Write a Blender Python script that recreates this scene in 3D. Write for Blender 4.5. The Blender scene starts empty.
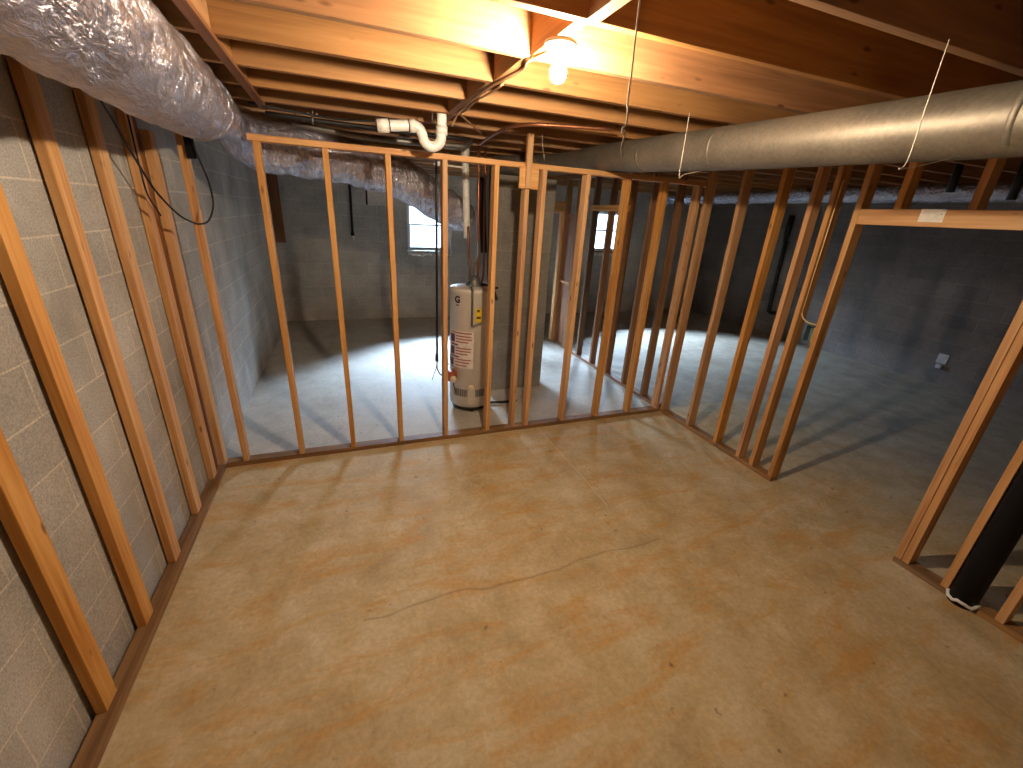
import bpy, bmesh, math, random
from mathutils import Vector, Matrix, noise

random.seed(7)
SC = bpy.context.scene
COL = SC.collection

# ------------------------------------------------------------------ helpers
def lin(c):
    return c / 12.92 if c <= 0.04045 else ((c + 0.055) / 1.055) ** 2.4

def rgb(r, g, b):
    return (lin(r / 255), lin(g / 255), lin(b / 255), 1.0)

class NT:
    def __init__(self, name):
        self.m = bpy.data.materials.new(name)
        self.m.use_nodes = True
        self.t = self.m.node_tree
        self.t.nodes.clear()
        self.out = self.n('ShaderNodeOutputMaterial')
    def n(self, typ, **kw):
        nd = self.t.nodes.new(typ)
        for k, v in kw.items():
            if k.startswith('i_'):
                nd.inputs[k[2:].replace('_', ' ')].default_value = v
            else:
                setattr(nd, k, v)
        return nd
    def l(self, a, b):
        self.t.links.new(a, b)
    def ramp(self, fac, stops):
        r = self.n('ShaderNodeValToRGB')
        e = r.color_ramp.elements
        e[0].position, e[0].color = stops[0]
        e[1].position, e[1].color = stops[-1]
        for p, c in stops[1:-1]:
            x = e.new(p); x.color = c
        self.l(fac, r.inputs['Fac'])
        return r.outputs['Color']
    def mix(self, fac, a, b, mode='MIX'):
        m = self.n('ShaderNodeMix', data_type='RGBA', blend_type=mode)
        for v, i in ((fac, 0), (a, 6), (b, 7)):
            if hasattr(v, 'is_linked'):
                self.l(v, m.inputs[i])
            else:
                m.inputs[i].default_value = v
        return m.outputs[2]
    def math(self, op, a, b=0.0, clamp=False):
        m = self.n('ShaderNodeMath', operation=op, use_clamp=clamp)
        for i, v in enumerate((a, b)):
            if hasattr(v, 'is_linked'):
                self.l(v, m.inputs[i])
            else:
                m.inputs[i].default_value = v
        return m.outputs[0]
    def noise(self, vec, scale, detail=4.0, rough=0.55, dist=0.0):
        n = self.n('ShaderNodeTexNoise')
        n.inputs['Scale'].default_value = scale
        n.inputs['Detail'].default_value = detail
        n.inputs['Roughness'].default_value = rough
        n.inputs['Distortion'].default_value = dist
        if vec is not None:
            self.l(vec, n.inputs['Vector'])
        return n.outputs['Fac']
    def mapping(self, vec, scale=(1, 1, 1), loc=(0, 0, 0), rot=(0, 0, 0)):
        m = self.n('ShaderNodeMapping')
        m.inputs['Scale'].default_value = scale
        m.inputs['Location'].default_value = loc
        m.inputs['Rotation'].default_value = rot
        self.l(vec, m.inputs['Vector'])
        return m.outputs['Vector']
    def bsdf(self, color=None, rough=0.6, metal=0.0, bump=None, bstr=0.3, bdist=0.01, spec=0.4):
        b = self.n('ShaderNodeBsdfPrincipled')
        b.inputs['Specular IOR Level'].default_value = spec
        for v, k in ((color, 'Base Color'), (rough, 'Roughness'), (metal, 'Metallic')):
            if v is None:
                continue
            if hasattr(v, 'is_linked'):
                self.l(v, b.inputs[k])
            else:
                b.inputs[k].default_value = v
        if bump is not None:
            bp = self.n('ShaderNodeBump')
            bp.inputs['Strength'].default_value = bstr
            bp.inputs['Distance'].default_value = bdist
            self.l(bump, bp.inputs['Height'])
            self.l(bp.outputs['Normal'], b.inputs['Normal'])
        self.l(b.outputs[0], self.out.inputs['Surface'])
        return b

def coords(t):
    return t.n('ShaderNodeTexCoord').outputs['Object']

# ------------------------------------------------------------------ materials
def wood_mat(name, light, mid, dark, knots=True, stain=0.0, rough=0.62):
    t = NT(name)
    tc = coords(t)
    rnd = t.n('ShaderNodeObjectInfo').outputs['Random']
    off = t.n('ShaderNodeCombineXYZ')
    t.l(t.math('MULTIPLY', rnd, 37.0), off.inputs[0])
    t.l(t.math('MULTIPLY', rnd, 11.0), off.inputs[1])
    t.l(t.math('MULTIPLY', rnd, 5.0), off.inputs[2])
    add = t.n('ShaderNodeVectorMath', operation='ADD')
    t.l(tc, add.inputs[0]); t.l(off.outputs[0], add.inputs[1])
    v = add.outputs[0]
    grain = t.noise(t.mapping(v, (1.3, 34, 34)), 1.0, 5, 0.6, 0.6)
    broad = t.noise(t.mapping(v, (0.9, 7, 7)), 1.0, 3, 0.5, 0.4)
    f = t.math('ADD', t.math('MULTIPLY', grain, 0.6), t.math('MULTIPLY', broad, 0.4))
    c = t.ramp(f, [(0.33, dark), (0.5, mid), (0.66, light)])
    hs = t.n('ShaderNodeHueSaturation')
    t.l(t.math('ADD', t.math('MULTIPLY', rnd, 0.24), 0.88), hs.inputs['Value'])
    t.l(t.math('ADD', t.math('MULTIPLY', t.math('FRACT', t.math('MULTIPLY', rnd, 7.3)), 0.2), 0.9), hs.inputs['Saturation'])
    t.l(c, hs.inputs['Color'])
    c = hs.outputs['Color']
    if knots:
        vo = t.n('ShaderNodeTexVoronoi')
        t.l(t.mapping(v, (4.2, 13, 13)), vo.inputs['Vector'])
        vo.inputs['Scale'].default_value = 1.0
        k = t.ramp(vo.outputs['Distance'], [(0.06, (1, 1, 1, 1)), (0.14, (0, 0, 0, 1))])
        c = t.mix(t.math('MULTIPLY', k, 0.75), c, (dark[0] * 0.35, dark[1] * 0.28, dark[2] * 0.25, 1))
    if stain:
        s = t.noise(t.mapping(v, (2.2, 5, 5)), 1.0, 4, 0.6)
        s = t.ramp(s, [(0.45, (0, 0, 0, 1)), (0.7, (1, 1, 1, 1))])
        c = t.mix(t.math('MULTIPLY', s, stain), c, (dark[0] * 0.5, dark[1] * 0.5, dark[2] * 0.55, 1))
    t.bsdf(c, rough, 0, grain, 0.18, 0.004, 0.3)
    return t.m

M = {}
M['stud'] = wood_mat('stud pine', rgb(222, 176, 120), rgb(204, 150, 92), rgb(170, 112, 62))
M['joist'] = wood_mat('joist pine', rgb(176, 130, 84), rgb(158, 113, 70), rgb(130, 92, 58))
M['plate'] = wood_mat('treated plate', rgb(176, 138, 98), rgb(150, 114, 78), rgb(112, 80, 54), stain=0.45)
M['oldwood'] = wood_mat('brown board', rgb(160, 108, 66), rgb(140, 90, 54), rgb(104, 64, 38))
M['farwood'] = wood_mat('shaded pine', rgb(168, 124, 86), rgb(146, 104, 70), rgb(112, 78, 52))  # same pine as the studs, darkened in colour to stand in for shade
M['deck'] = wood_mat('deck boards', rgb(176, 142, 104), rgb(150, 118, 84), rgb(110, 84, 60), knots=False)

def block_mat(name, axis, c1, c2, mortar, off=(0, 0), stain=0.3):
    t = NT(name)
    tc = coords(t)
    sep = t.n('ShaderNodeSeparateXYZ'); t.l(tc, sep.inputs[0])
    cmb = t.n('ShaderNodeCombineXYZ')
    t.l(t.math('ADD', sep.outputs[axis], off[0]), cmb.inputs[0])
    t.l(t.math('ADD', sep.outputs[2], off[1]), cmb.inputs[1])
    wob = t.noise(tc, 9.0, 2)
    br = t.n('ShaderNodeTexBrick')
    br.offset = 0.5
    br.inputs['Scale'].default_value = 1.0
    br.inputs['Brick Width'].default_value = 0.406
    br.inputs['Row Height'].default_value = 0.203
    br.inputs['Mortar Size'].default_value = 0.005
    br.inputs['Mortar Smooth'].default_value = 0.25
    br.inputs['Color1'].default_value = c1
    br.inputs['Color2'].default_value = c2
    br.inputs['Mortar'].default_value = mortar
    t.l(cmb.outputs[0], br.inputs['Vector'])
    fine = t.noise(tc, 120.0, 3, 0.7)
    big = t.noise(tc, 1.6, 5, 0.62)
    c = br.outputs['Color']
    g = t.ramp(fine, [(0.35, (0.72, 0.72, 0.72, 1)), (0.65, (1.12, 1.12, 1.12, 1))])
    c = t.mix(1.0, c, g, 'MULTIPLY')
    g2 = t.ramp(big, [(0.3, (0.68, 0.66, 0.64, 1)), (0.7, (1.15, 1.13, 1.1, 1))])
    c = t.mix(1.0, c, g2, 'MULTIPLY')
    # pale smears of parging and efflorescence
    sm = t.ramp(t.noise(t.mapping(tc, (2.2, 2.2, 0.9)), 1.5, 5, 0.65), [(0.56, (0, 0, 0, 1)), (0.72, (1, 1, 1, 1))])
    c = t.mix(t.math('MULTIPLY', sm, stain), c, mortar)
    h = t.math('SUBTRACT', t.math('MULTIPLY', fine, 0.35), t.math('MULTIPLY', br.outputs['Fac'], 0.8))
    t.bsdf(c, 0.9, 0, h, 0.5, 0.008, 0.15)
    return t.m

M['block_y'] = block_mat('concrete block', 1, rgb(190, 185, 178), rgb(180, 176, 171), rgb(214, 206, 194), (0.1, 0.02))
M['block_x'] = block_mat('concrete block back', 0, rgb(206, 199, 189), rgb(196, 190, 181), rgb(216, 210, 200), (0.0, 0.0), 0.25)
M['block_front'] = block_mat('concrete block front', 0, rgb(150, 146, 140), rgb(142, 139, 134), rgb(156, 151, 144), (0.0, 0.0), 0.2)  # unseen front wall, its tone set for the light it bounces back
M['block_shaded'] = block_mat('concrete block shaded', 1, rgb(144, 137, 133), rgb(130, 125, 124), rgb(152, 145, 139), (0.2, 0.0), 0.25)  # block toned down, the far side's shade put into its colour
M['pier'] = block_mat('pier block', 0, rgb(160, 155, 147), rgb(150, 146, 139), rgb(168, 162, 152), (0.05, 0.0), 0.15)

def floor_mat():
    t = NT('stained concrete slab')
    tc = coords(t)
    big = t.noise(tc, 0.55, 4, 0.6, 0.4)
    med = t.noise(tc, 3.4, 8, 0.7, 0.35)
    fine = t.noise(tc, 38.0, 4, 0.7)
    streak = t.noise(t.mapping(tc, (1.5, 5.0, 1), rot=(0, 0, -0.9)), 1.3, 7, 0.7, 0.5)
    c = t.ramp(med, [(0.28, rgb(176, 152, 110)), (0.5, rgb(200, 178, 136)), (0.72, rgb(218, 202, 168))])
    och = t.ramp(streak, [(0.49, (0, 0, 0, 1)), (0.64, (1, 1, 1, 1))])
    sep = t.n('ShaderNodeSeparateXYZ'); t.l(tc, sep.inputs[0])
    # ochre stains mostly within the framed room, fading out past its doorway
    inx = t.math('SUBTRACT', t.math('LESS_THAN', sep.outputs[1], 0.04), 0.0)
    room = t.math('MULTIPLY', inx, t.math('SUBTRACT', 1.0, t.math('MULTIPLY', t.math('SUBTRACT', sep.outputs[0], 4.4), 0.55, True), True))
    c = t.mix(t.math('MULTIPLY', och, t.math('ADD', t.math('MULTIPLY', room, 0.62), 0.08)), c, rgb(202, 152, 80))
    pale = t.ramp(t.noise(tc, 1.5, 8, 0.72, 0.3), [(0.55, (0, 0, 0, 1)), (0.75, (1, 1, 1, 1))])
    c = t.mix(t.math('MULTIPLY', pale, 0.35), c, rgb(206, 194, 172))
    slab = t.mix(t.math('SUBTRACT', 1.0, room), c, t.ramp(med, [(0.3, rgb(140, 132, 120)), (0.7, rgb(176, 170, 158))]))  # outer slab darkened, the side area's shade put into its colour
    util = t.math('MULTIPLY', t.math('SUBTRACT', 1.0, inx), t.math('LESS_THAN', sep.outputs[0], 4.28))   # heater area lightened in colour to pass for stronger light
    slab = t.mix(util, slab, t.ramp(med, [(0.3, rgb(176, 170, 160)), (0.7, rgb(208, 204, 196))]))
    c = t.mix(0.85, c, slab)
    dk = t.ramp(t.noise(t.mapping(tc, (3.0, 1.4, 1), rot=(0, 0, 0.5)), 1.3, 8, 0.74, 0.3), [(0.56, (0, 0, 0, 1)), (0.78, (1, 1, 1, 1))])
    c = t.mix(t.math('MULTIPLY', dk, 0.38), c, rgb(128, 108, 78))
    spk = t.ramp(t.noise(tc, 14.0, 2, 0.5), [(0.70, (0, 0, 0, 1)), (0.76, (1, 1, 1, 1))])
    c = t.mix(t.math('MULTIPLY', spk, 0.6), c, rgb(88, 72, 54))
    g = t.ramp(fine, [(0.3, (0.84, 0.84, 0.84, 1)), (0.7, (1.1, 1.1, 1.1, 1))])
    c = t.mix(1.0, c, g, 'MULTIPLY')
    # two hairline cracks: thin iso-lines of a wandering noise, kept to a band
    wob = t.noise(tc, 1.3, 2.5, 0.5)
    yy = t.math('ADD', sep.outputs[1], t.math('MULTIPLY', wob, 0.30))
    l1 = t.math('SUBTRACT', 1.0, t.math('MULTIPLY', t.math('ABSOLUTE', t.math('ADD', yy, 1.57)), 95.0), True)
    m1 = t.math('MULTIPLY', t.math('GREATER_THAN', sep.outputs[0], 0.95), t.math('LESS_THAN', sep.outputs[0], 2.85))
    xx = t.math('ADD', sep.outputs[0], t.math('MULTIPLY', wob, 0.03))
    l2 = t.math('SUBTRACT', 1.0, t.math('MULTIPLY', t.math('ABSOLUTE', t.math('SUBTRACT', xx, 2.72)), 150.0), True)
    m2 = t.math('MULTIPLY', t.math('GREATER_THAN', sep.outputs[1], -1.3), t.math('LESS_THAN', sep.outputs[1], 0.0))
    c = t.mix(t.math('MULTIPLY', t.math('MULTIPLY', l1, m1), 0.4), c, rgb(96, 76, 54))
    c = t.mix(t.math('MULTIPLY', t.math('MULTIPLY', l2, m2), 0.7), c, rgb(226, 212, 184))
    rg = t.ramp(med, [(0.3, (0.62, 0.62, 0.62, 1)), (0.7, (0.85, 0.85, 0.85, 1))])
    rr = t.n('ShaderNodeSeparateColor'); t.l(rg, rr.inputs[0])
    t.bsdf(c, rr.outputs[0], 0, t.math('ADD', t.math('MULTIPLY', med, 0.7), t.math('MULTIPLY', fine, 0.2)), 0.12, 0.01, 0.3)
    return t.m
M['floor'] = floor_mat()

def foil_mat():
    t = NT('crinkled foil jacket')
    tc = coords(t)
    a = t.noise(tc, 9.0, 6, 0.62, 1.4)
    b = t.noise(t.mapping(tc, (30, 9, 12)), 1.0, 4, 0.6, 1.5)
    h = t.math('ADD', t.math('MULTIPLY', a, 0.7), t.math('MULTIPLY', b, 0.5))
    c = t.ramp(a, [(0.3, rgb(186, 183, 194)), (0.7, rgb(222, 219, 230))])
    t.bsdf(c, 0.22, 0.9, h, 0.9, 0.05, 0.5)
    return t.m
M['foil'] = foil_mat()

def galv_mat():
    t = NT('dull galvanized sheet')
    tc = coords(t)
    sp = t.noise(tc, 55.0, 3, 0.7)
    big = t.noise(tc, 3.0, 4, 0.6)
    c = t.ramp(big, [(0.3, rgb(122, 112, 98)), (0.7, rgb(148, 138, 122))])
    g = t.ramp(sp, [(0.3, (0.78, 0.78, 0.78, 1)), (0.7, (1.1, 1.1, 1.1, 1))])
    c = t.mix(1.0, c, g, 'MULTIPLY')
    t.bsdf(c, 0.5, 0.6, sp, 0.12, 0.003, 0.5)
    return t.m
M['galv'] = galv_mat()

def plain(name, col, rough=0.5, metal=0.0, var=0.12, spec=0.45):
    t = NT(name)
    n = t.noise(coords(t), 22.0, 4, 0.6)
    lo = tuple(x * (1 - var) for x in col[:3]) + (1,)
    hi = tuple(min(1, x * (1 + var)) for x in col[:3]) + (1,)
    t.bsdf(t.ramp(n, [(0.35, lo), (0.65, hi)]), rough, metal, n, 0.05, 0.002, spec)
    return t.m

M['pvc'] = plain('white PVC', rgb(226, 222, 212), 0.35)
M['pvc_ring'] = plain('purple primer ring', rgb(70, 66, 72), 0.5)
M['copper'] = plain('aged copper', rgb(150, 96, 66), 0.4, 0.85)
M['steel'] = plain('grey steel pipe', rgb(120, 116, 110), 0.45, 0.7)
M['black'] = plain('black rubber', rgb(22, 22, 24), 0.5)
M['black_plastic'] = plain('black plastic pipe', rgb(16, 15, 18), 0.5, 0, .12, .2)
M['blackpipe'] = plain('black iron', rgb(44, 40, 38), 0.5, 0.4)
M['wire'] = plain('galvanized wire', rgb(206, 196, 176), 0.4, 0.3)
M['cord'] = plain('white cord', rgb(226, 214, 194), 0.7)
M['romex'] = plain('brown cable jacket', rgb(150, 112, 78), 0.6)
M['yellow_cable'] = plain('cream cable jacket', rgb(224, 196, 140), 0.6)
M['tank'] = plain('beige enamel', rgb(206, 196, 182), 0.35, 0.0, 0.03)
M['tank_dark'] = plain('dark base ring', rgb(50, 44, 40), 0.6)
M['grille'] = plain('mesh grille', rgb(112, 108, 104), 0.6, 0.4)
M['logo'] = plain('black print', rgb(34, 30, 30), 0.5)
M['tag'] = plain('yellow tag', rgb(228, 190, 40), 0.5)
M['tagprint'] = plain('tag print', rgb(96, 74, 20), 0.5)
M['labelpaper'] = plain('label paper', rgb(226, 214, 206), 0.55)
M['purple'] = plain('purple print', rgb(104, 70, 104), 0.6)
M['redprint'] = plain('red print', rgb(170, 96, 76), 0.6)
M['valve'] = plain('orange gas valve', rgb(178, 92, 52), 0.45)
M['knob'] = plain('ivory knob', rgb(236, 216, 176), 0.4)
M['porcelain'] = plain('white porcelain', rgb(238, 234, 226), 0.25)
M['vinyl'] = plain('white vinyl', rgb(230, 232, 234), 0.4)
M['foam'] = plain('pale spray foam', rgb(236, 232, 222), 0.9)
M['paper'] = plain('white paper', rgb(232, 224, 212), 0.7)
M['print'] = plain('paper print', rgb(120, 100, 84), 0.7)
M['box'] = plain('blue grey box', rgb(96, 120, 130), 0.5)
M['brass'] = plain('brass lip', rgb(214, 178, 96), 0.4, 0.5)
M['outlet'] = plain('white outlet cover', rgb(226, 224, 222), 0.4)

def glass_mat():
    t = NT('window glass')
    tr = t.n('ShaderNodeBsdfTransparent')
    tr.inputs['Color'].default_value = (0.93, 0.96, 0.97, 1)
    gl = t.n('ShaderNodeBsdfGlossy')
    gl.inputs['Roughness'].default_value = 0.03
    fr = t.n('ShaderNodeFresnel'); fr.inputs['IOR'].default_value = 1.45
    mx = t.n('ShaderNodeMixShader')
    t.l(fr.outputs[0], mx.inputs[0]); t.l(tr.outputs[0], mx.inputs[1]); t.l(gl.outputs[0], mx.inputs[2])
    t.l(mx.outputs[0], t.out.inputs['Surface'])
    return t.m
M['glass'] = glass_mat()

BULB = 3050.0
def bulb_mat():
    t = NT('lit bulb glass')
    e = t.n('ShaderNodeEmission')
    e.inputs['Color'].default_value = (1.0, 0.82, 0.60, 1)
    e.inputs['Strength'].default_value = BULB
    t.l(e.outputs[0], t.out.inputs['Surface'])
    return t.m
M['bulb'] = bulb_mat()

# ------------------------------------------------------------------ object helpers
def link(o, parent=None):
    COL.objects.link(o)
    if parent is not None:
        o.parent = parent
        q = parent; base = Vector((0, 0, 0))
        while q is not None:
            base += Vector(q.location); q = q.parent
        o.location = Vector(o.location) - base
    return o

def empty(name, loc, label, cat, group=None):
    o = bpy.data.objects.new(name, None)
    o.empty_display_size = 0.1
    o.location = loc
    COL.objects.link(o)
    return tag(o, label, cat, group)

def tag(o, label, cat, group=None, kind='thing'):
    o['label'] = label; o['category'] = cat; o['kind'] = kind
    if group:
        o['group'] = group
    return o

def struct(o, label=None, cat=None):
    o['kind'] = 'structure'
    if label: o['label'] = label
    if cat: o['category'] = cat
    return o

def obj(name, bm, mat, parent=None, loc=(0, 0, 0), smooth=False, rot=(0, 0, 0)):
    me = bpy.data.meshes.new(name)
    bmesh.ops.recalc_face_normals(bm, faces=bm.faces)
    bm.to_mesh(me); bm.free()
    if mat is not None:
        me.materials.append(mat)
    if smooth:
        for p in me.polygons:
            p.use_smooth = True
    o = bpy.data.objects.new(name, me)
    o.location = loc; o.rotation_euler = rot
    return link(o, parent)

def add_box(bm, lo, hi, bevel=0.0):
    lo, hi = Vector(lo), Vector(hi)
    r = bmesh.ops.create_cube(bm, size=1.0)
    c, s = (lo + hi) / 2, hi - lo
    for v in r['verts']:
        v.co = Vector((v.co.x * s.x, v.co.y * s.y, v.co.z * s.z)) + c
    if bevel:
        es = set(e for v in r['verts'] for e in v.link_edges)
        bmesh.ops.bevel(bm, geom=list(es), offset=bevel, segments=2, affect='EDGES', profile=0.6)

def board(name, lo, hi, mat, parent=None, bevel=0.003, warp=0.0):
    """A plank whose mesh runs along local X, so that the grain follows its length."""
    lo, hi = Vector(lo), Vector(hi)
    s, c = hi - lo, (lo + hi) / 2
    ax = max(range(3), key=lambda i: s[i])
    if ax == 0: rot, d = (0, 0, 0), (s.x, s.y, s.z)
    elif ax == 1: rot, d = (0, 0, math.pi / 2), (s.y, s.x, s.z)
    else: rot, d = (0, -math.pi / 2, 0), (s.z, s.y, s.x)
    bm = bmesh.new()
    add_box(bm, (-d[0] / 2, -d[1] / 2, -d[2] / 2), (d[0] / 2, d[1] / 2, d[2] / 2), bevel)
    if warp:
        bmesh.ops.bisect_plane(bm, geom=bm.verts[:] + bm.edges[:] + bm.faces[:], plane_co=(0, 0, 0), plane_no=(1, 0, 0))
        for v in bm.verts:
            v.co.y += warp * (1 - (2 * v.co.x / d[0]) ** 2)
    return obj(name, bm, mat, parent, c, False, rot)

def smooth_path(pts, n):
    """Catmull-Rom through points of any dimension, n samples per span."""
    P = [Vector(p) if len(p) <= 4 else p for p in pts]
    P = [P[0] * 2 - P[1]] + P + [P[-1] * 2 - P[-2]]
    out = []
    for i in range(1, len(P) - 2):
        a, b, c, d = P[i - 1], P[i], P[i + 1], P[i + 2]
        for k in range(n):
            t = k / n
            out.append(0.5 * ((2 * b) + (c - a) * t + (2 * a - 5 * b + 4 * c - d) * t * t + (3 * b - a - 3 * c + d) * t ** 3))
    out.append(P[-2])
    return out

def sweep(bm, pts, rad, seg=12, caps=True, disp=None):
    """Tube along pts; rad a number or one per point; disp(i, angle, point) adds to the radius."""
    pts = [Vector(p[:3]) for p in pts]
    n = len(pts)
    if not hasattr(rad, '__len__'):
        rad = [rad] * n
    tg = []
    for i in range(n):
        a, b = pts[max(i - 1, 0)], pts[min(i + 1, n - 1)]
        tg.append((b - a).normalized())
    up = Vector((0, 0, 1)) if abs(tg[0].z) < 0.9 else Vector((1, 0, 0))
    u = tg[0].cross(up).normalized()
    rings = []
    for i in range(n):
        u = (u - tg[i] * u.dot(tg[i])).normalized()
        w = tg[i].cross(u)
        ring = []
        for k in range(seg):
            a = 2 * math.pi * k / seg
            dr = u * math.cos(a) + w * math.sin(a)
            r = rad[i]
            p = pts[i] + dr * r
            if disp:
                p = p + dr * disp(i, a, p)
            ring.append(bm.verts.new(p))
        rings.append(ring)
    for i in range(n - 1):
        for k in range(seg):
            bm.faces.new((rings[i][k], rings[i][(k + 1) % seg], rings[i + 1][(k + 1) % seg], rings[i + 1][k]))
    if caps:
        bm.faces.new(rings[0]); bm.faces.new(rings[-1])

def tube(name, pts, rad, mat, parent=None, seg=12, n=6, spline=True, disp=None, caps=True):
    bm = bmesh.new()
    loc = Vector(pts[0][:3])
    p = [Vector(q[:3]) - loc for q in pts]
    if spline and len(p) > 2:
        if hasattr(rad, '__len__'):
            full = smooth_path([Vector((q.x, q.y, q.z, r)) for q, r in zip(p, rad)], n)
            p = [Vector(q[:3]) for q in full]; rad = [q[3] for q in full]
        else:
            p = smooth_path(p, n)
    sweep(bm, p, rad, seg, caps, disp)
    return obj(name, bm, mat, parent, loc, True)

def lathe(name, prof, mat, parent=None, loc=(0, 0, 0), seg=48, rot=(0, 0, 0)):
    bm = bmesh.new()
    rings = []
    for r, z in prof:
        if r < 1e-6:
            rings.append([bm.verts.new((0, 0, z))])
        else:
            rings.append([bm.verts.new((r * math.cos(2 * math.pi * k / seg), r * math.sin(2 * math.pi * k / seg), z)) for k in range(seg)])
    for a, b in zip(rings, rings[1:]):
        for k in range(seg):
            if len(a) == 1 and len(b) == 1: continue
            if len(a) == 1: bm.faces.new((a[0], b[k], b[(k + 1) % seg]))
            elif len(b) == 1: bm.faces.new((a[k], a[(k + 1) % seg], b[0]))
            else: bm.faces.new((a[k], a[(k + 1) % seg], b[(k + 1) % seg], b[k]))
    return obj(name, bm, mat, parent, loc, True, rot)

# ------------------------------------------------------------------ dimensions
W = 4.2334           # face of the side partition
H = 2.3346           # top of studs
ZJ = 2.57            # underside of the joists
JD = 0.235
ZC = ZJ + JD         # deck above the joists
YB = 4.93            # back wall
XR = 9.07            # far side wall
YF = -5.2            # wall behind the camera

# ------------------------------------------------------------------ setting
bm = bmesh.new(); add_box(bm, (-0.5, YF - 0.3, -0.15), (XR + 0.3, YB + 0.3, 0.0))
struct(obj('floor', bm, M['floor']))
bm = bmesh.new(); add_box(bm, (-0.5, YF - 0.3, ZC), (XR + 0.3, YB + 0.3, ZC + 0.1))
struct(obj('ceiling', bm, M['deck']))

# block wall behind the furring: its face leans in a little towards the back corner
bm = bmesh.new()
def xl(y): return -0.082 + 0.008 * (y + 1)
q = [(xl(YF - 0.2), YF - 0.2), (xl(YB + 0.1), YB + 0.1), (-0.45, YB + 0.1), (-0.45, YF - 0.2)]
b0 = [bm.verts.new((x, y, 0)) for x, y in q]; b1 = [bm.verts.new((x, y, ZC)) for x, y in q]
bm.faces.new(b0); bm.faces.new(b1)
for i in range(4):
    bm.faces.new((b0[i], b0[(i + 1) % 4], b1[(i + 1) % 4], b1[i]))
struct(obj('wall_left', bm, M['block_y']))

WIN = [(2.14, 2.96, 1.28, 2.14), (6.0, 6.78, 1.36, 2.17)]
bm = bmesh.new()
xs = [-0.45, WIN[0][0], WIN[0][1], WIN[1][0], WIN[1][1], XR + 0.25]
for i in range(5):
    if i in (1, 3):
        w = WIN[0] if i == 1 else WIN[1]
        add_box(bm, (xs[i], YB, 0), (xs[i + 1], YB + 0.2, w[2]))
        add_box(bm, (xs[i], YB, w[3]), (xs[i + 1], YB + 0.2, ZC))
    else:
        add_box(bm, (xs[i], YB, 0), (xs[i + 1], YB + 0.2, ZC))
bmesh.ops.remove_doubles(bm, verts=bm.verts, dist=1e-5)
struct(obj('wall_back', bm, M['block_x']))
bm = bmesh.new(); add_box(bm, (XR, YF - 0.2, 0), (XR + 0.2, YB + 0.2, ZC))
struct(obj('wall_right', bm, M['block_shaded']))
bm = bmesh.new(); add_box(bm, (-0.45, YF - 0.2, 0), (XR + 0.2, YF, ZC))
struct(obj('wall_front', bm, M['block_front']))

# windows: vinyl frame, two sashes, panes, sill with ragged foam under it
for k, (x0, x1, z0, z1) in enumerate(WIN):
    fr = 0.035
    bm = bmesh.new()
    y0, y1 = YB + 0.05, YB + 0.13
    add_box(bm, (x0, y0, z0), (x0 + fr, y1, z1), 0.003)
    add_box(bm, (x1 - fr, y0, z0), (x1, y1, z1), 0.003)
    add_box(bm, (x0 + fr, y0, z0), (x1 - fr, y1, z0 + fr), 0.003)
    add_box(bm, (x0 + fr, y0, z1 - fr), (x1 - fr, y1, z1), 0.003)
    win = struct(obj('window_%d' % (k + 1), bm, M['vinyl']))
    zm = (z0 + z1) / 2 + 0.02
    for (a, b, yy, nm) in ((z0 + fr, zm + 0.014, YB + 0.07, 'lower_sash'), (zm - 0.014, z1 - fr, YB + 0.10, 'upper_sash')):
        bm = bmesh.new(); s = 0.026
        xa, xb = x0 + fr, x1 - fr
        add_box(bm, (xa, yy, a), (xa + s, yy + 0.025, b)); add_box(bm, (xb - s, yy, a), (xb, yy + 0.025, b))
        add_box(bm, (xa + s, yy, a), (xb - s, yy + 0.025, a + s)); add_box(bm, (xa + s, yy, b - s), (xb - s, yy + 0.025, b))
        so = obj(nm, bm, M['vinyl'], win)
        bm = bmesh.new(); add_box(bm, (xa + s, yy + 0.01, a + s), (xb - s, yy + 0.014, b - s))
        obj('pane', bm, M['glass'], so)
    bm = bmesh.new()
    add_box(bm, (x0 - 0.02, YB - 0.03, z0 - 0.03), (x1 + 0.02, YB + 0.05, z0), 0.004)
    obj('window_sill', bm, M['vinyl'] if k == 0 else M['oldwood'], win)
    bm = bmesh.new()
    pts = [(x0 + (x1 - x0) * i / 24, YB - 0.012 - 0.012 * random.random(), z0 - 0.055 - 0.02 * random.random()) for i in range(25)]
    sweep(bm, smooth_path(pts, 3), [0.018 + 0.028 * random.random() for _ in range(73)], 8)
    obj('foam_bead', bm, M['foam'], win, smooth=True)

# masonry pier behind the heater
bm = bmesh.new()
add_box(bm, (2.49, 1.03, 0), (3.19, 1.5, 2.36), 0.006)
struct(obj('pillar', bm, M['pier']), 'grey block pier standing behind the water heater', 'pillar')

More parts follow.
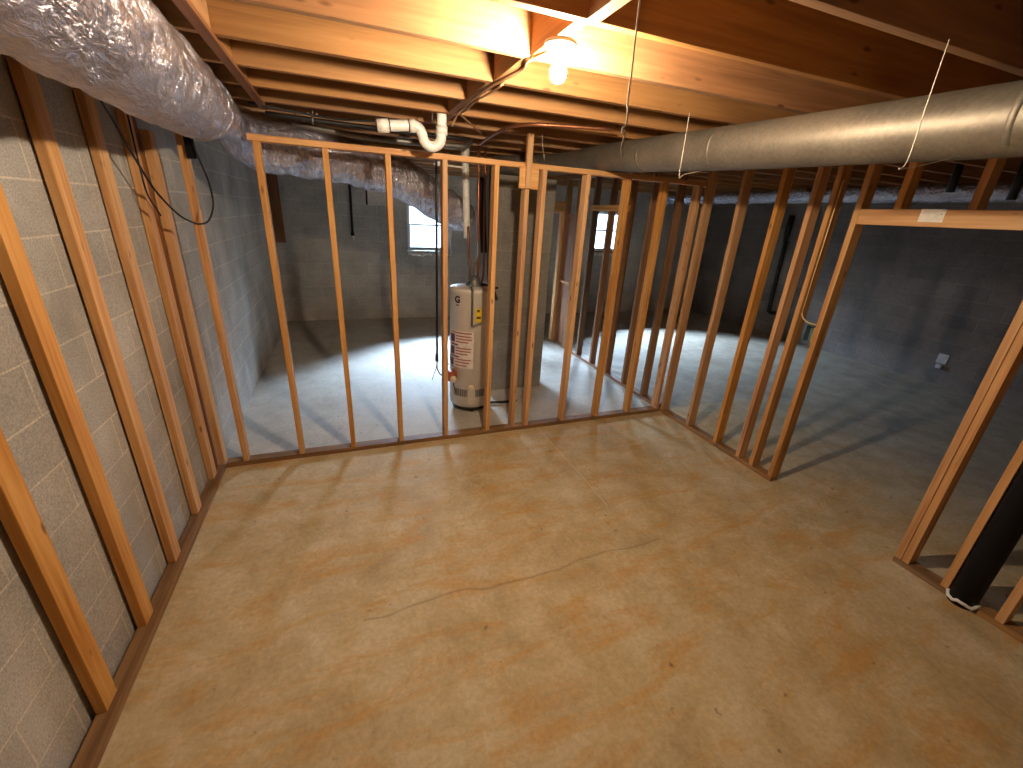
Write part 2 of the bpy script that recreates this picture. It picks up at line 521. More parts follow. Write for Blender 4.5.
# ------------------------------------------------------------------ ceiling joists
JY = [-1.96 + 0.4064 * k for k in range(-6, 17)]
JL = {-2: 'dim bare joist high above the metal duct, nearest the camera',
      -1: 'dim wooden joist that the long wire of the metal duct hangs from',
      0: 'wooden joist with a bright lower edge just on the camera side of the bulb',
      1: 'brightly lit wooden joist directly behind the bare bulb',
      2: 'second orange lit joist behind the bare bulb',
      3: 'third lit joist behind the bulb, third from the bright one nearest the bulb',
      4: 'fourth joist behind the bulb, narrow orange strip in view',
      5: 'fifth joist behind the bulb, above the white pipe trap'}
def joist_mesh():
    bm = bmesh.new()
    L = XR + 0.05 + 0.08
    add_box(bm, (-L / 2, -0.019, -JD / 2), (L / 2, 0.019, JD / 2), 0.003)
    return bm
j0 = None
for k, y in zip(range(-6, 17), JY):
    c = ((XR - 0.03) / 2, y + 0.019, ZJ + JD / 2)
    if j0 is None:
        j0 = obj('ceiling_joist', joist_mesh(), M['joist'], None, c); j = j0
    else:
        j = j0.copy(); j.location = c; COL.objects.link(j)
    if k in JL: lab = JL[k]
    elif k > 5: lab = 'shadowed wooden joist over the back area beyond the stud partition'
    else: lab = 'wooden joist overhead behind the camera'
    tag(j, lab, 'joist', 'bare ceiling joists')

# solid blocking between joists
def blocking(x, k, label, group, w=0.04, mat='joist', dz=0.0):
    y0 = -1.96 + 0.4064 * k + 0.038
    y1 = -1.96 + 0.4064 * (k + 1)
    b = board('blocking', (x - w / 2, y0 + 0.001, ZJ + dz), (x + w / 2, y1 - 0.001, ZJ + JD - 0.002), M[mat], None, 0.002)
    return tag(b, label, 'wood block', group)
RB = {-2: 'short block two bays on the camera side of the bulb, between dim joists',
      -1: 'glowing short block between joists one bay on the camera side of the bulb',
      0: 'short wooden block whose underside carries the lit bulb',
      1: 'short block one bay behind the bulb, with a cable along it',
      2: 'short block two bays behind the bulb, on the same line',
      3: 'short block three bays behind the bulb, on the same line',
      4: 'short block four bays behind the bulb, near the white pipe trap'}
RX = {-2: 1.835, -1: 1.815, 0: 1.79, 1: 1.77, 2: 1.75, 3: 1.735, 4: 1.75}
for k, lab in RB.items():
    blocking(RX[k], k, lab, 'blocking on the line of the bulb', 0.046)
LB = {0: 'dark short block beside the foil duct, in the bay of the bulb',
      1: 'dark short block beside the foil duct, one bay behind the bulb',
      2: 'dark short block beside the foil duct, two bays behind the bulb',
      3: 'dark short block beside the foil duct, three bays behind the bulb',
      4: 'dark short block beside the foil duct, four bays behind the bulb'}
for k, lab in LB.items():
    blocking(0.592 - 0.004 * k, k, lab, 'blocking beside the foil duct', 0.04)
blocking(0.6, -1, 'dark short block beside the foil duct, at the top edge of the photo', 'blocking beside the foil duct', 0.04)
# long dark strap board under the joists along that blocking line
b = board('runner_board', (0.572, -4.6, ZJ - 0.02), (0.617, 0.25, ZJ - 0.001), M['oldwood'], None, 0.002)
tag(b, 'long dark strip of wood fixed across the joist undersides beside the foil duct', 'board')

# ------------------------------------------------------------------ framed partitions
def stud(parent, lo, hi, mat='stud', name='stud', warp=0.0):
    return board(name, lo, hi, M[mat], parent, 0.003, warp)

D = 0.089
# dividing partition
mid = empty('stud_partition', (2.1, 0.044, 0), 'open wooden stud frame across the room in front of the water heater', 'stud wall')
board('bottom_plate', (0.0, 0.0, 0.0), (W + 0.0, D, 0.038), M['plate'], mid)
board('top_plate', (0.50, 0.0, H), (W + 0.09, D, H + 0.038), M['stud'], mid)
for i in range(10):
    x = 0.1206 + 0.4064 * i
    if i == 0:
        stud(mid, (x, 0, 0.038), (x + 0.038, D, H + 0.2), warp=0.004)
    else:
        stud(mid, (x, 0, 0.038), (x + 0.038, D, H), warp=random.uniform(-0.006, 0.006))
stud(mid, (-0.05, 0.0, 0.038), (-0.004, D, H))
stud(mid, (2.412, 0.0, 0.038), (2.450, D, H))
stud(mid, (4.168, 0.0, 0.038), (4.206, D, H))
board('upper_post', (2.40, -0.038, 2.19), (2.446, -0.0005, ZJ), M['stud'], mid)
g = board('scab_board', (2.353, -0.018, 2.185), (2.516, -0.0003, 2.345), M['stud'], mid)

HS = 2.525
# side partition with the wide doorway
side = empty('stud_partition', (W + 0.044, -1.9, 0), 'open wooden stud frame with a doorway and header below the metal duct', 'stud wall')
board('bottom_plate', (W, -1.427, 0), (W + D, -0.001, 0.038), M['plate'], side)
board('bottom_plate', (W, -2.632, 0), (W + D, -2.346, 0.038), M['plate'], side)
board('bottom_plate', (W, -4.3, 0), (W + D, -2.775, 0.038), M['plate'], side)
board('top_plate', (W, -2.631, HS), (W + D, -0.001, HS + 0.036), M['stud'], side)
board('top_plate', (W, -4.3, HS), (W + D, -2.775, HS + 0.036), M['stud'], side)
for y in (-0.003, -0.404, -0.776, -1.051, -1.197, -1.389):
    stud(side, (W, y - 0.038, 0.038), (W + D, y, HS), warp=random.uniform(-0.004, 0.004))
for y in (-2.388, -2.592, -2.839, -3.25):
    stud(side, (W, y - 0.038, 0.038), (W + D, y, HS))
stud(side, (W, -2.385, 0.038), (W + D, -2.347, 2.05), name='trimmer_stud')
board('header', (W, -2.385, 2.052), (W + 0.04, -1.428, 2.146), M['stud'], side)
for y in (-1.616, -1.976):
    stud(side, (W, y - 0.038, 2.148), (W + D, y, HS), name='cripple_stud')

# the same line continued beyond the dividing partition
far = empty('stud_partition', (W + 0.06, 1.5, 0), 'stud frame continuing back towards the windows, beyond the room corner', 'stud wall')
X2 = W + 0.017
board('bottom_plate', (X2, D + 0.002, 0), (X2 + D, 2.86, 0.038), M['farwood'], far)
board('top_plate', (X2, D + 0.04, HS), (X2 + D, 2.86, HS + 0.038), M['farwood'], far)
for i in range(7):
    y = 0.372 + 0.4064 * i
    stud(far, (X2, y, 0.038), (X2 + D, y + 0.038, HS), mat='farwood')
stud(far, (X2, 2.45, 0.038), (X2 + D, 2.488, HS), mat='farwood')
board('header', (X2 - 0.038, 1.15, 2.10), (X2 - 0.0005, 2.02, 2.17), M['stud'], far)
board('panel', (X2 + 0.03, 2.49, 0.04), (X2 + 0.05, 2.80, 2.05), M['oldwood'], far)
board('cross_block', (X2, 2.49, 1.02), (X2 + 0.028, 2.80, 1.06), M['stud'], far)

# header of the cross opening behind the pier
cross = board('door_header', (3.3, 2.82, 2.06), (X2 - 0.002, 2.91, 2.22), M['stud'])
tag(cross, 'pale wooden door header high up behind the grey pier', 'header')
board('jamb', (X2 - 0.05, 2.82, 0.04), (X2 - 0.003, 2.91, 2.06), M['stud'], cross)
board('jamb', (3.3, 2.82, 0.0), (3.34, 2.91, 2.06), M['stud'], cross)

# furring against the block wall: studs set flat on a sole plate
fur = empty('furring_frame', (-0.044, -1.2, 0), 'row of flat wooden studs standing against the block wall under the foil duct', 'stud wall')
board('bottom_plate', (-0.072, -4.2, 0), (0.0, -0.001, 0.038), M['plate'], fur)
board('top_plate', (-0.072, -4.2, 2.528), (0.0, -0.001, 2.566), M['oldwood'], fur)
for y in (-2.9, -1.885, -1.482, -1.056, -0.617, -0.205):
    stud(fur, (-0.072, y, 0.038), (-0.034, y + 0.089, 2.528), warp=random.uniform(-0.003, 0.003))
stud(fur, (-0.070, -0.100, 0.038), (-0.052, -0.004, 2.528), mat='oldwood')

# brown board in the back corner
b = board('corner_board', (-0.02, YB - 0.05, 1.35), (0.12, YB - 0.012, 2.38), M['oldwood'])
tag(b, 'short brown board fixed high in the back corner of the block walls', 'board')

# ------------------------------------------------------------------ foil duct
def crinkle(amp, sc):
    def f(i, a, p):
        q = Vector((p.x * sc, p.y * sc, p.z * sc))
        n1 = noise.noise(q * 1.0); n2 = noise.noise(q * 2.7 + Vector((5, 1, 3))); n3 = abs(noise.noise(q * 6.0))
        return amp * (n1 + 0.6 * n2 - 0.5 * n3)
    return f
path = [(.44, -5.1, 2.40), (.43, -3.4, 2.40), (.42, -2.2, 2.40), (.41, -1.2, 2.40), (.39, -0.72, 2.405), (.40, -0.32, 2.43), (.385, 0.02, 2.435),
        (.40, 0.22, 2.405), (.48, 0.46, 2.36), (.80, 0.56, 2.35), (1.12, 0.62, 2.31), (1.5, 0.72, 2.235), (1.90, 0.94, 2.06), (2.2, 1.12, 1.93)]
rad = [.166, .166, .168, .168, .158, .128, .102, .13, .17, .18, .172, .168, .16, .15]
duct = empty('insulated_duct', (.42, -2.2, 2.40), 'fat silver foil wrapped flexible duct along the block wall, bending behind the studs', 'duct')
full = smooth_path([Vector((*p, r)) for p, r in zip(path, rad)], 26)
cut = next(i for i, p in enumerate(full) if p[1] > -0.62)
def foil_piece(name, seq, parent, amp=0.016):
    bm = bmesh.new()
    sweep(bm, [Vector(p[:3]) for p in seq], [p[3] for p in seq], 72, True, crinkle(amp, 7.0))
    return obj(name, bm, M['foil'], parent, (0, 0, 0), True)
foil_piece('duct_sleeve', full[:cut + 1], duct)
foil_piece('duct_sleeve', full[cut:], duct, 0.02)
bm = bmesh.new()
p = full[cut]; pts = []
tg = (full[cut + 1] - full[cut - 1]).normalized()
for k in range(41):
    a = 2 * math.pi * k / 40
    pts.append(Vector((p[0] + math.cos(a) * (p[3] + .006), p[1] + 0.02 * math.sin(a * 2), p[2] + math.sin(a) * (p[3] + .006))))
sweep(bm, pts, 0.007, 8)
obj('clamp_band', bm, M['foil'], duct, (0, 0, 0), True)

# second foil duct along the far side wall
d2 = tube('insulated_duct', [(7.3, -4.9, 2.47), (7.3, -2, 2.465), (7.3, 0.5, 2.47), (7.3, 3.0, 2.46), (7.2, 4.6, 2.45)], .096, M['foil'], None, 40, 30, True, crinkle(0.008, 7.0))
tag(d2, 'slim foil duct high in the dark area beyond the side studs', 'duct')

# ------------------------------------------------------------------ galvanized duct
gp = [(3.30, -5.1, 2.352), (3.24, -3.0, 2.375), (3.205, -2.0, 2.395), (3.16, -1.0, 2.425), (3.12, -0.4, 2.450), (3.10, 0.0, 2.471), (3.08, 0.45, 2.470), (2.95, 0.85, 2.462), (2.72, 1.1, 2.458), (2.6, 1.3, 2.456)]
gr = [.118, .118, .117, .116, .108, .097, .096, .096, .096, .096]
gd = empty('metal_duct', (3.2, -2.0, 2.39), 'long round dull metal duct slung below the joists over the side studs', 'duct')
tube('duct_pipe', gp, gr, M['galv'], gd, 56, 14)
for (c, r, tg) in (((3.169, -1.2, 2.419), .1185, (-.045, 1, .03)), ((3.13, -.55, 2.44), .1135, (-.06, 1, .03)), ((3.222, -2.5, 2.385), .120, (-.035, 1, .02))):
    t = Vector(tg).normalized(); c = Vector(c)
    bm = bmesh.new()
    sweep(bm, [c - t * .012, c - t * .010, c + t * .010, c + t * .012], [r - .006, r - .002, r - .002, r - .006], 56)
    obj('seam_band', bm, M['galv'], gd, (0, 0, 0), True)

# wires that carry the metal duct
def hanger(pts, label, r=0.0017, mat='wire'):
    h = tube('hanger_wire', pts, r, M[mat], None, 8, 4)
    return tag(h, label, 'wire', 'wires hung from the joists')
h1 = hanger([(2.89, -1.2, ZJ), (2.893, -1.2, 2.42), (2.898, -1.2, 2.25), (2.93, -1.2, 2.262), (3.06, -1.2, 2.292)], 'thin wire looped round the middle of the metal duct, near the dividing studs')
h2 = hanger([(2.845, -2.39, ZJ), (2.848, -2.39, 2.40), (2.852, -2.39, 2.23), (2.83, -2.385, 2.205), (2.90, -2.388, 2.215), (3.10, -2.39, 2.262)], 'long thin wire round the metal duct at the doorway header')
h3 = hanger([(2.50, -0.06, ZJ), (2.51, -0.06, 2.50), (2.53, -0.05, 2.44), (2.54, -0.05, 2.40)], 'short bent wire end just behind the top of the upper post', 0.002)
pc = tube('pull_cord', [(1.716, -2.36, ZJ), (1.721, -2.35, 2.475), (1.725, -2.35, 2.337), (1.725, -2.35, 2.273), (1.730, -2.35, 2.225), (1.719, -2.35, 2.206), (1.729, -2.35, 2.195), (1.724, -2.35, 2.17), (1.730, -2.35, 2.144)], 0.0022, M['cord'], None, 8, 5)
tag(pc, 'white knotted pull cord dangling freely next to the bulb', 'cord')
bm = bmesh.new(); bmesh.ops.create_icosphere(bm, subdivisions=2, radius=0.006)
obj('knot', bm, M['cord'], pc, (1.7235, -2.35, 2.2), True)

# ------------------------------------------------------------------ bulb
LX, LY = 1.805, -1.745
lamp = empty('ceiling_light', (LX, LY, ZJ), 'bare glowing bulb in a white porcelain holder under a joist block', 'ceiling light')
lathe('lamp_holder', [(0, 0), (.058, 0), (.060, -.006), (.056, -.014), (.036, -.022), (.026, -.030), (.024, -.044), (.0, -.044)], M['porcelain'], lamp, (LX, LY, ZJ))
lathe('bulb', [(0, -.044), (.013, -.046), (.015, -.056), (.022, -.068), (.029, -.082), (.030, -.096), (.026, -.110), (.016, -.121), (0, -.125)], M['bulb'], lamp, (LX, LY, ZJ))

# cable stapled along the blocking, then down to the trap
cb = tube('brown_cable', [(1.80, -1.66, ZJ - .008), (1.775, -1.58, ZJ - .012), (1.765, -1.53, ZJ - .010), (1.79, -1.42, ZJ - .008), (1.765, -1.25, ZJ - .012), (1.745, -1.08, ZJ - .012), (1.735, -0.86, ZJ - .014), (1.74, -.62, ZJ - .016), (1.75, -0.45, ZJ - .012), (1.755, -.36, ZJ - .03), (1.74, -.32, ZJ - .07)], 0.0065, M['romex'], None, 8, 6)
tag(cb, 'brown electrical cable running from the bulb along the joist blocks', 'cable')
cb = tube('brown_cable', [(1.79, -1.16, ZJ - .008), (1.785, -1.0, ZJ - .01), (1.765, -0.8, ZJ - .012), (1.775, -.55, ZJ - .012), (1.78, -.4, ZJ - .012), (1.9, -.2, ZJ - .02), (2.05, .05, ZJ - .03)], 0.006, M['romex'], None, 8, 6)
tag(cb, 'second brown cable curving off the joist blocks towards the upper post', 'cable')

# ------------------------------------------------------------------ white P-trap
trap = empty('pipe_trap', (1.5, -.25, 2.46), 'white plastic drain trap with a U bend under the joists', 'pipe')
R_ = .0325
tp = [(1.31, -.25, 2.466), (1.40, -.25, 2.476), (1.49, -.25, 2.486), (1.535, -.25, 2.478), (1.558, -.25, 2.445), (1.568, -.25, 2.412), (1.590, -.25, 2.389), (1.622, -.25, 2.379), (1.654, -.25, 2.389), (1.678, -.25, 2.414), (1.686, -.25, 2.46), (1.689, -.25, 2.62)]
tube('trap_pipe', tp, R_, M['pvc'], trap, 24, 6)
tube('coupling', [(1.275, -.25, 2.461), (1.345, -.25, 2.470)], R_ + .007, M['pvc'], trap, 28, 1, False)
tube('coupling', [(1.475, -.25, 2.484), (1.512, -.25, 2.486)], R_ + .005, M['pvc'], trap, 28, 1, False)
tube('coupling', [(1.686, -.25, 2.455), (1.688, -.25, 2.505)], R_ + .006, M['pvc'], trap, 28, 1, False)
for x, z in ((1.348, 2.4705), (1.470, 2.4835)):
    tube('primer_ring', [(x, -.25, z), (x + .005, -.25, z + .0005)], R_ + .0075, M['pvc_ring'], trap, 28, 1, False)

# ------------------------------------------------------------------ pipes over the back area
def pipe(name, pts, r, mat, label, cat='pipe', spline=True, seg=14, n=5):
    o = tube(name, pts, r, M[mat], None, seg, n, spline)
    return tag(o, label, cat)
pipe('gas_pipe', [(.60, .22, 2.525), (1.2, .24, 2.518), (2.02, .26, 2.52)], .016, 'blackpipe', 'black iron pipe running along under the joists just behind the top plate')
pipe('drain_pipe', [(.74, .42, 2.51), (1.3, .42, 2.475), (1.95, .44, 2.49), (2.04, .46, 2.50), (2.10, .52, 2.54)], .022, 'steel', 'grey pipe sloping below the joists behind the top plate')
pipe('flex_line', [(.52, .1, 2.556), (.8, .16, 2.545), (1.05, .17, 2.535), (1.25, .15, 2.545), (1.42, .12, 2.558)], .007, 'black', 'thin black flexible line sagging over the foil duct bend', 'hose')
pipe('pressure_pipe', [(1.84, .82, 2.375), (2.0, .82, 2.372), (2.15, .82, 2.37)], .009, 'pvc', 'thin white horizontal pipe with a small valve, left of the upright pipes'.replace(', left of the upright pipes', ' joining the upright white pipe'))
v = bpy.data.objects['pressure_pipe']
bm = bmesh.new(); add_box(bm, (1.855, .795, 2.362), (1.895, .845, 2.40), .006)
obj('valve', bm, M['outlet'], v)
def strap(pts, label, r=.006):
    o = tube('pipe_strap', pts, r, M['steel'], None, 8, 3)
    return tag(o, label, 'strap')
st = strap([(.893, .215, ZJ + .01), (.889, .214, 2.545), (.886, .213, 2.49)], 'metal strap with two shiny clips holding the black iron pipe')
for x in (.862, .918):
    bm = bmesh.new(); bmesh.ops.create_icosphere(bm, subdivisions=2, radius=.009)
    obj('clip', bm, M['wire'], st, (x, .205, 2.552), True)
strap([(1.622, -.275, ZJ + .03), (1.622, -.275, 2.515)], 'short metal strap hanging between the legs of the white trap', .004)
# upright pipes over the water heater
pipe('vent_pipe', [(2.133, .84, 2.535), (2.14, .84, 2.40), (2.165, .84, 1.75)], .033, 'pvc', 'upright white plastic pipe above the water heater')
v = bpy.data.objects['vent_pipe']
tube('coupling', [(2.132, .84, 2.555), (2.136, .84, 2.47)], .039, M['pvc'], v, 24, 1, False)
pipe('water_pipe', [(2.165, .80, 1.86), (2.175, .79, 1.6), (2.185, .775, 1.31)], .012, 'copper', 'copper water pipe dropping from the white pipe to the heater top')
pipe('water_pipe', [(2.243, .75, 2.55), (2.248, .75, 2.0), (2.262, .75, 1.31)], .012, 'copper', 'straight copper pipe from the joists to the heater top')
pipe('water_pipe', [(2.302, .74, 2.55), (2.306, .74, 1.9), (2.315, .74, 1.45), (2.29, .735, 1.31)], .010, 'copper', 'thin copper pipe beside the black gas line at the heater')
pipe('gas_line', [(2.345, .70, 2.45), (2.35, .70, 1.8), (2.358, .69, 1.36), (2.40, .66, 1.27), (2.42, .6, 1.18)], .015, 'black', 'black gas line hanging behind the stud beside the heater')
pipe('conduit', [(2.365, .74, 2.42), (2.37, .74, 2.0), (2.372, .74, 1.5)], .012, 'wire', 'bright metal conduit beside the black gas line')
pipe('pipe_insulation', [(2.29, .80, 2.30), (2.31, .80, 1.95), (2.33, .80, 1.62)], .034, 'black_plastic', 'dark insulated pipe bundle above the water heater')
pipe('water_pipe', [(2.75, -.62, 2.553), (2.50, -.53, 2.553), (2.28, -.44, 2.553), (2.17, -.28, 2.553), (2.17, .1, 2.553), (2.2, .45, 2.553), (2.21, .60, 2.545)], .012, 'copper', 'copper pipe bending under the joists beside the upper post')
pipe('flex_connector', [(2.225, .70, 1.74), (2.238, .69, 1.64), (2.222, .69, 1.56), (2.205, .70, 1.47), (2.212, .71, 1.31)], 0.013, 'steel', 'grey corrugated connector curling down to the heater top', 'connector')

# black cable hanging beside the heater
hc = empty('hanging_cable', (1.86, .62, 1.5), 'black cable hanging straight down beside the water heater, ends frayed', 'cable')
tube('cable', [(1.828, .62, 2.56), (1.822, .62, 2.2), (1.818, .62, 1.5), (1.81, .62, .62)], .011, M['black'], hc, 10, 8)
tube('cable_clamp', [(1.81, .62, .64), (1.809, .62, .56)], .018, M['black'], hc, 12, 1, False)
tube('cable_end', [(1.81, .62, .57), (1.80, .62, .49), (1.775, .62, .42), (1.755, .62, .36)], .004, M['black'], hc, 8, 6)
tube('cable_end', [(1.81, .62, .57), (1.812, .62, .48), (1.84, .62, .42), (1.89, .63, .38), (1.95, .64, .36)], .006, M['black'], hc, 8, 6)
tube('cable_end', [(1.89, .63, .38), (1.86, .61, .45), (1.87, .60, .51), (1.92, .60, .53), (1.98, .61, .5)], .003, M['steel'], hc, 8, 6)

# ------------------------------------------------------------------ water heater
HX, HY, HR = 2.187, 0.70, 0.222
wh = empty('water_heater', (HX, HY, 0), 'tall beige tank water heater standing behind the studs', 'water heater')
lathe('tank', [(0, .06), (HR - .012, .06), (HR - .006, .066), (HR - .004, .10), (HR, .105), (HR, 1.255), (HR + .004, 1.26), (HR + .004, 1.285), (HR - .004, 1.297), (HR - .03, 1.305), (0, 1.312)], M['tank'], wh, (HX, HY, 0), 72)
lathe('base_ring', [(0, .02), (HR - .03, .02), (HR - .02, .06), (0, .06)], M['tank_dark'], wh, (HX, HY, 0), 64)
for a in (-100, 20, 140):
    ra = math.radians(a)
    bm = bmesh.new(); add_box(bm, (-.02, -.02, 0), (.02, .02, .03), .003)
    obj('foot', bm, M['tank_dark'], wh, (HX + .17 * math.cos(ra), HY + .17 * math.sin(ra), 0))

def patch(name, a0, a1, z0, z1, mat, parent, r=HR + .0015, th=.002, n=14):
    """A curved sheet on the tank; angle 0 faces the camera side (-Y), growing towards +X."""
    bm = bmesh.new()
    rows = []
    for i in range(n + 1):
        a = math.radians(a0 + (a1 - a0) * i / n)
        s, c = math.sin(a), -math.cos(a)
        rows.append([bm.verts.new((rr * s, rr * c, z)) for rr, z in ((r, z0), (r + th, z0), (r + th, z1), (r, z1))])
    for A, B in zip(rows, rows[1:]):
        for k in range(4):
            bm.faces.new((A[k], B[k], B[(k + 1) % 4], A[(k + 1) % 4]))
    bm.faces.new(rows[0]); bm.faces.new(rows[-1])
    return obj(name, bm, mat, parent, (HX, HY, 0))

# warning label with coloured print
lb = patch('warning_label', -82, -9, .50, .885, M['labelpaper'], wh)
for z0, z1, a0, a1, m in ((.862, .876, -78, -14, 'redprint'), (.765, .85, -80, -62, 'purple'), (.735, .75, -80, -50, 'purple'),
                          (.83, .842, -58, -15, 'redprint'), (.80, .812, -58, -13, 'redprint'), (.77, .782, -58, -22, 'redprint'),
                          (.635, .72, -80, -63, 'purple'), (.61, .625, -80, -48, 'purple'), (.705, .717, -58, -15, 'redprint'),
                          (.675, .687, -58, -17, 'redprint'), (.645, .657, -58, -24, 'redprint'), (.515, .595, -80, -66, 'purple'),
                          (.585, .597, -60, -15, 'redprint'), (.555, .567, -60, -20, 'redprint'), (.522, .534, -60, -26, 'redprint')):
    patch('label_print', a0, a1, z0, z1, M[m], lb, HR + .0036, .0015, 8)
tg = patch('energy_tag', -6, 10, .985, 1.125, M['tag'], wh)
patch('tag_print', -2, 5, 1.088, 1.112, M['tagprint'], tg, HR + .0036, .0015, 4)
patch('tag_print', -3, 8, 1.02, 1.045, M['tagprint'], tg, HR + .0036, .0015, 4)
for a in (-44, 19):
    gg = patch('intake_grille', a - 21, a + 21, .185, .265, M['grille'], wh, HR + .0005, .003)
    for i in range(7):
        patch('grille_bar', a - 21 + 6 * i + 2, a - 21 + 6 * i + 3, .185, .265, M['tank'], gg, HR + .003, .002, 2)
patch('access_panel', -22, -3, .10, .275, M['tank'], wh, HR + .0005, .003)
# maker's mark: a dark ring-shaped letter
def on_tank(a, z, r=HR):
    a = math.radians(a)
    return Vector((HX + r * math.sin(a), HY - r * math.cos(a), z))
cu = bpy.data.curves.new('mark', 'FONT'); cu.body = 'G'; cu.size = .088; cu.extrude = .001; cu.align_x = 'CENTER'; cu.align_y = 'CENTER'
cu.offset = .0035
tmp = bpy.data.objects.new('mark', cu); COL.objects.link(tmp)
dg = bpy.context.evaluated_depsgraph_get()
me = bpy.data.meshes.new_from_object(tmp.evaluated_get(dg))
bpy.data.objects.remove(tmp); bpy.data.curves.remove(cu)
me.materials.clear(); me.materials.append(M['logo'])
lg = bpy.data.objects.new('maker_mark', me)
lg.location = on_tank(-54, 1.195, HR + .0025)
lg.rotation_euler = (math.pi / 2, 0, math.radians(-54))
link(lg, wh)
patch('model_print', -59, -50, 1.138, 1.148, M['logo'], wh, HR + .0005, .001, 3)
# relief pipe
tube('relief_pipe', [(2.125, .462, 1.30), (2.125, .460, 1.1), (2.125, .459, .955)], .0105, M['steel'], wh, 10, 3)
tube('relief_pipe', [(2.125, .459, .955), (2.18, .457, .972), (2.225, .459, .985)], .0095, M['steel'], wh, 10, 3)
tube('relief_pipe', [(2.125, .462, 1.29), (2.13, .505, 1.318), (2.14, .58, 1.325)], .0105, M['steel'], wh, 10, 4)
# gas control
bm = bmesh.new(); add_box(bm, (-.05, -.06, -.055), (.05, .03, .055), .012)
gv = obj('gas_valve', bm, M['valve'], wh, on_tank(-66, .405, HR + .02), False, (0, 0, math.radians(-50)))
bm = bmesh.new(); bmesh.ops.create_cone(bm, cap_ends=True, segments=28, radius1=.036, radius2=.030, depth=.03)
k_ = obj('control_knob', bm, M['knob'], None, (0, -.075, .0), True, (math.pi / 2, 0, 0)); k_.parent = gv
k_.location = (.062, -.07, -.012)
bm = bmesh.new(); bmesh.ops.create_cone(bm, cap_ends=True, segments=28, radius1=.03, radius2=.026, depth=.012)
obj('sight_glass', bm, M['knob'], wh, on_tank(-13, .292, HR + .006), True, (math.pi / 2, 0, math.radians(-13)))
tube('burner_tube', [tuple(on_tank(-60, .36, HR + .03)), tuple(on_tank(-58, .29, HR + .03)), tuple(on_tank(-54, .22, HR + .012))], .007, M['copper'], wh, 8, 5)
# collar and dark draft fittings on top
lathe('draft_hood', [(.05, 0), (.09, .0), (.085, .012), (.052, .05), (.05, .09), (0, .09)], M['steel'], wh, (HX + .03, HY + .02, 1.31), 36)
for (x, y) in ((-.02, -.0), (.06, .01)):
    lathe('pipe_nipple', [(0, 0), (.02, 0), (.02, .035), (0, .035)], M['blackpipe'], wh, (HX + x, HY + y, 1.311), 18)
lathe('rim_cap', [(0, 0), (.016, 0), (.016, .016), (0, .018)], M['porcelain'], wh, (HX - .185, HY - .03, 1.296), 18)
tube('tank_strap', [(2.43, .62, 1.30), (2.40, .70, 1.275), (2.36, .62, 1.305), (2.32, .60, 1.325), (2.27, .66, 1.33)], .012, M['blackpipe'], wh, 10, 5)

# iron pipe lying at the foot of the pier
pipe('floor_pipe', [(2.40, .66, .018), (2.55, .64, .018), (2.72, .63, .018)], .014, 'blackpipe', 'short dark pipe lying on the floor beside the water heater')

# ------------------------------------------------------------------ cables on the furring
wc = tube('black_cable', [(.02, -.98, 2.53), (.055, -.75, 2.384), (.047, -.5, 2.184), (.051, -.3, 2.006), (.106, -.2, 1.882), (.16, -.165, 1.838), (.198, -.15, 1.829), (.235, -.135, 1.845), (.265, -.12, 1.90), (.277, -.1, 1.971), (.262, -.06, 2.084), (.233, -.04, 2.195), (.216, -.03, 2.28), (.212, -.02, 2.40)], .0055, M['black'], None, 10, 6)
tag(wc, 'black cable hanging in a loop across the corner studs below the foil duct', 'cable')
wc = tube('black_cable', [(.010, -.32, 2.45), (.012, -.31, 2.36), (.008, -.305, 2.1), (.012, -.30, 1.98), (.03, -.27, 1.90), (.035, -.25, 1.87)], .0045, M['black'], None, 8, 5)
tag(wc, 'thin black cable hanging straight down between two studs under the foil duct', 'cable')
bm = bmesh.new(); add_box(bm, (.165, -.022, 2.20), (.215, -.001, 2.33), .006)
jb = obj('junction_box', bm, M['black_plastic'])
tag(jb, 'small dark box at the stud top where the looped black cable ends', 'electrical box')

# ------------------------------------------------------------------ things on the side partition
bm = bmesh.new(); add_box(bm, (W - .0016, -1.888, 2.078), (W - .0002, -1.768, 2.148))
pl = obj('paper_label', bm, M['paper'])
tag(pl, 'white paper label stuck on the doorway header', 'label')
bm = bmesh.new(); add_box(bm, (W - .0022, -1.874, 2.118), (W - .0016, -1.868, 2.124)); 
obj('label_print', bm, M['print'], pl)
ob = empty('outlet_box', (4.285, -1.35, 1.28), 'open electrical box nailed to the doorway stud', 'electrical box')
bm = bmesh.new()
add_box(bm, (4.24, -1.388, 1.215), (4.30, -1.382, 1.335)); add_box(bm, (4.24, -1.318, 1.215), (4.30, -1.312, 1.335))
add_box(bm, (4.24, -1.388, 1.335), (4.30, -1.312, 1.341)); add_box(bm, (4.24, -1.388, 1.209), (4.30, -1.312, 1.215))
add_box(bm, (4.296, -1.388, 1.209), (4.302, -1.312, 1.341))
obj('box_shell', bm, M['box'], ob)
bm = bmesh.new(); add_box(bm, (4.232, -1.392, 1.22), (4.240, -1.380, 1.33), .001)
obj('box_flange', bm, M['brass'], ob)
ec = tube('box_cable', [(4.26, -1.192, 2.33), (4.262, -1.19, 2.0), (4.264, -1.186, 1.5), (4.266, -1.19, 1.40), (4.27, -1.24, 1.352), (4.272, -1.33, 1.345)], .005, M['yellow_cable'], None, 8, 6)
ec.location.y -= 0.047
tag(ec, 'pale cable stapled down a stud to the open electrical box', 'cable')

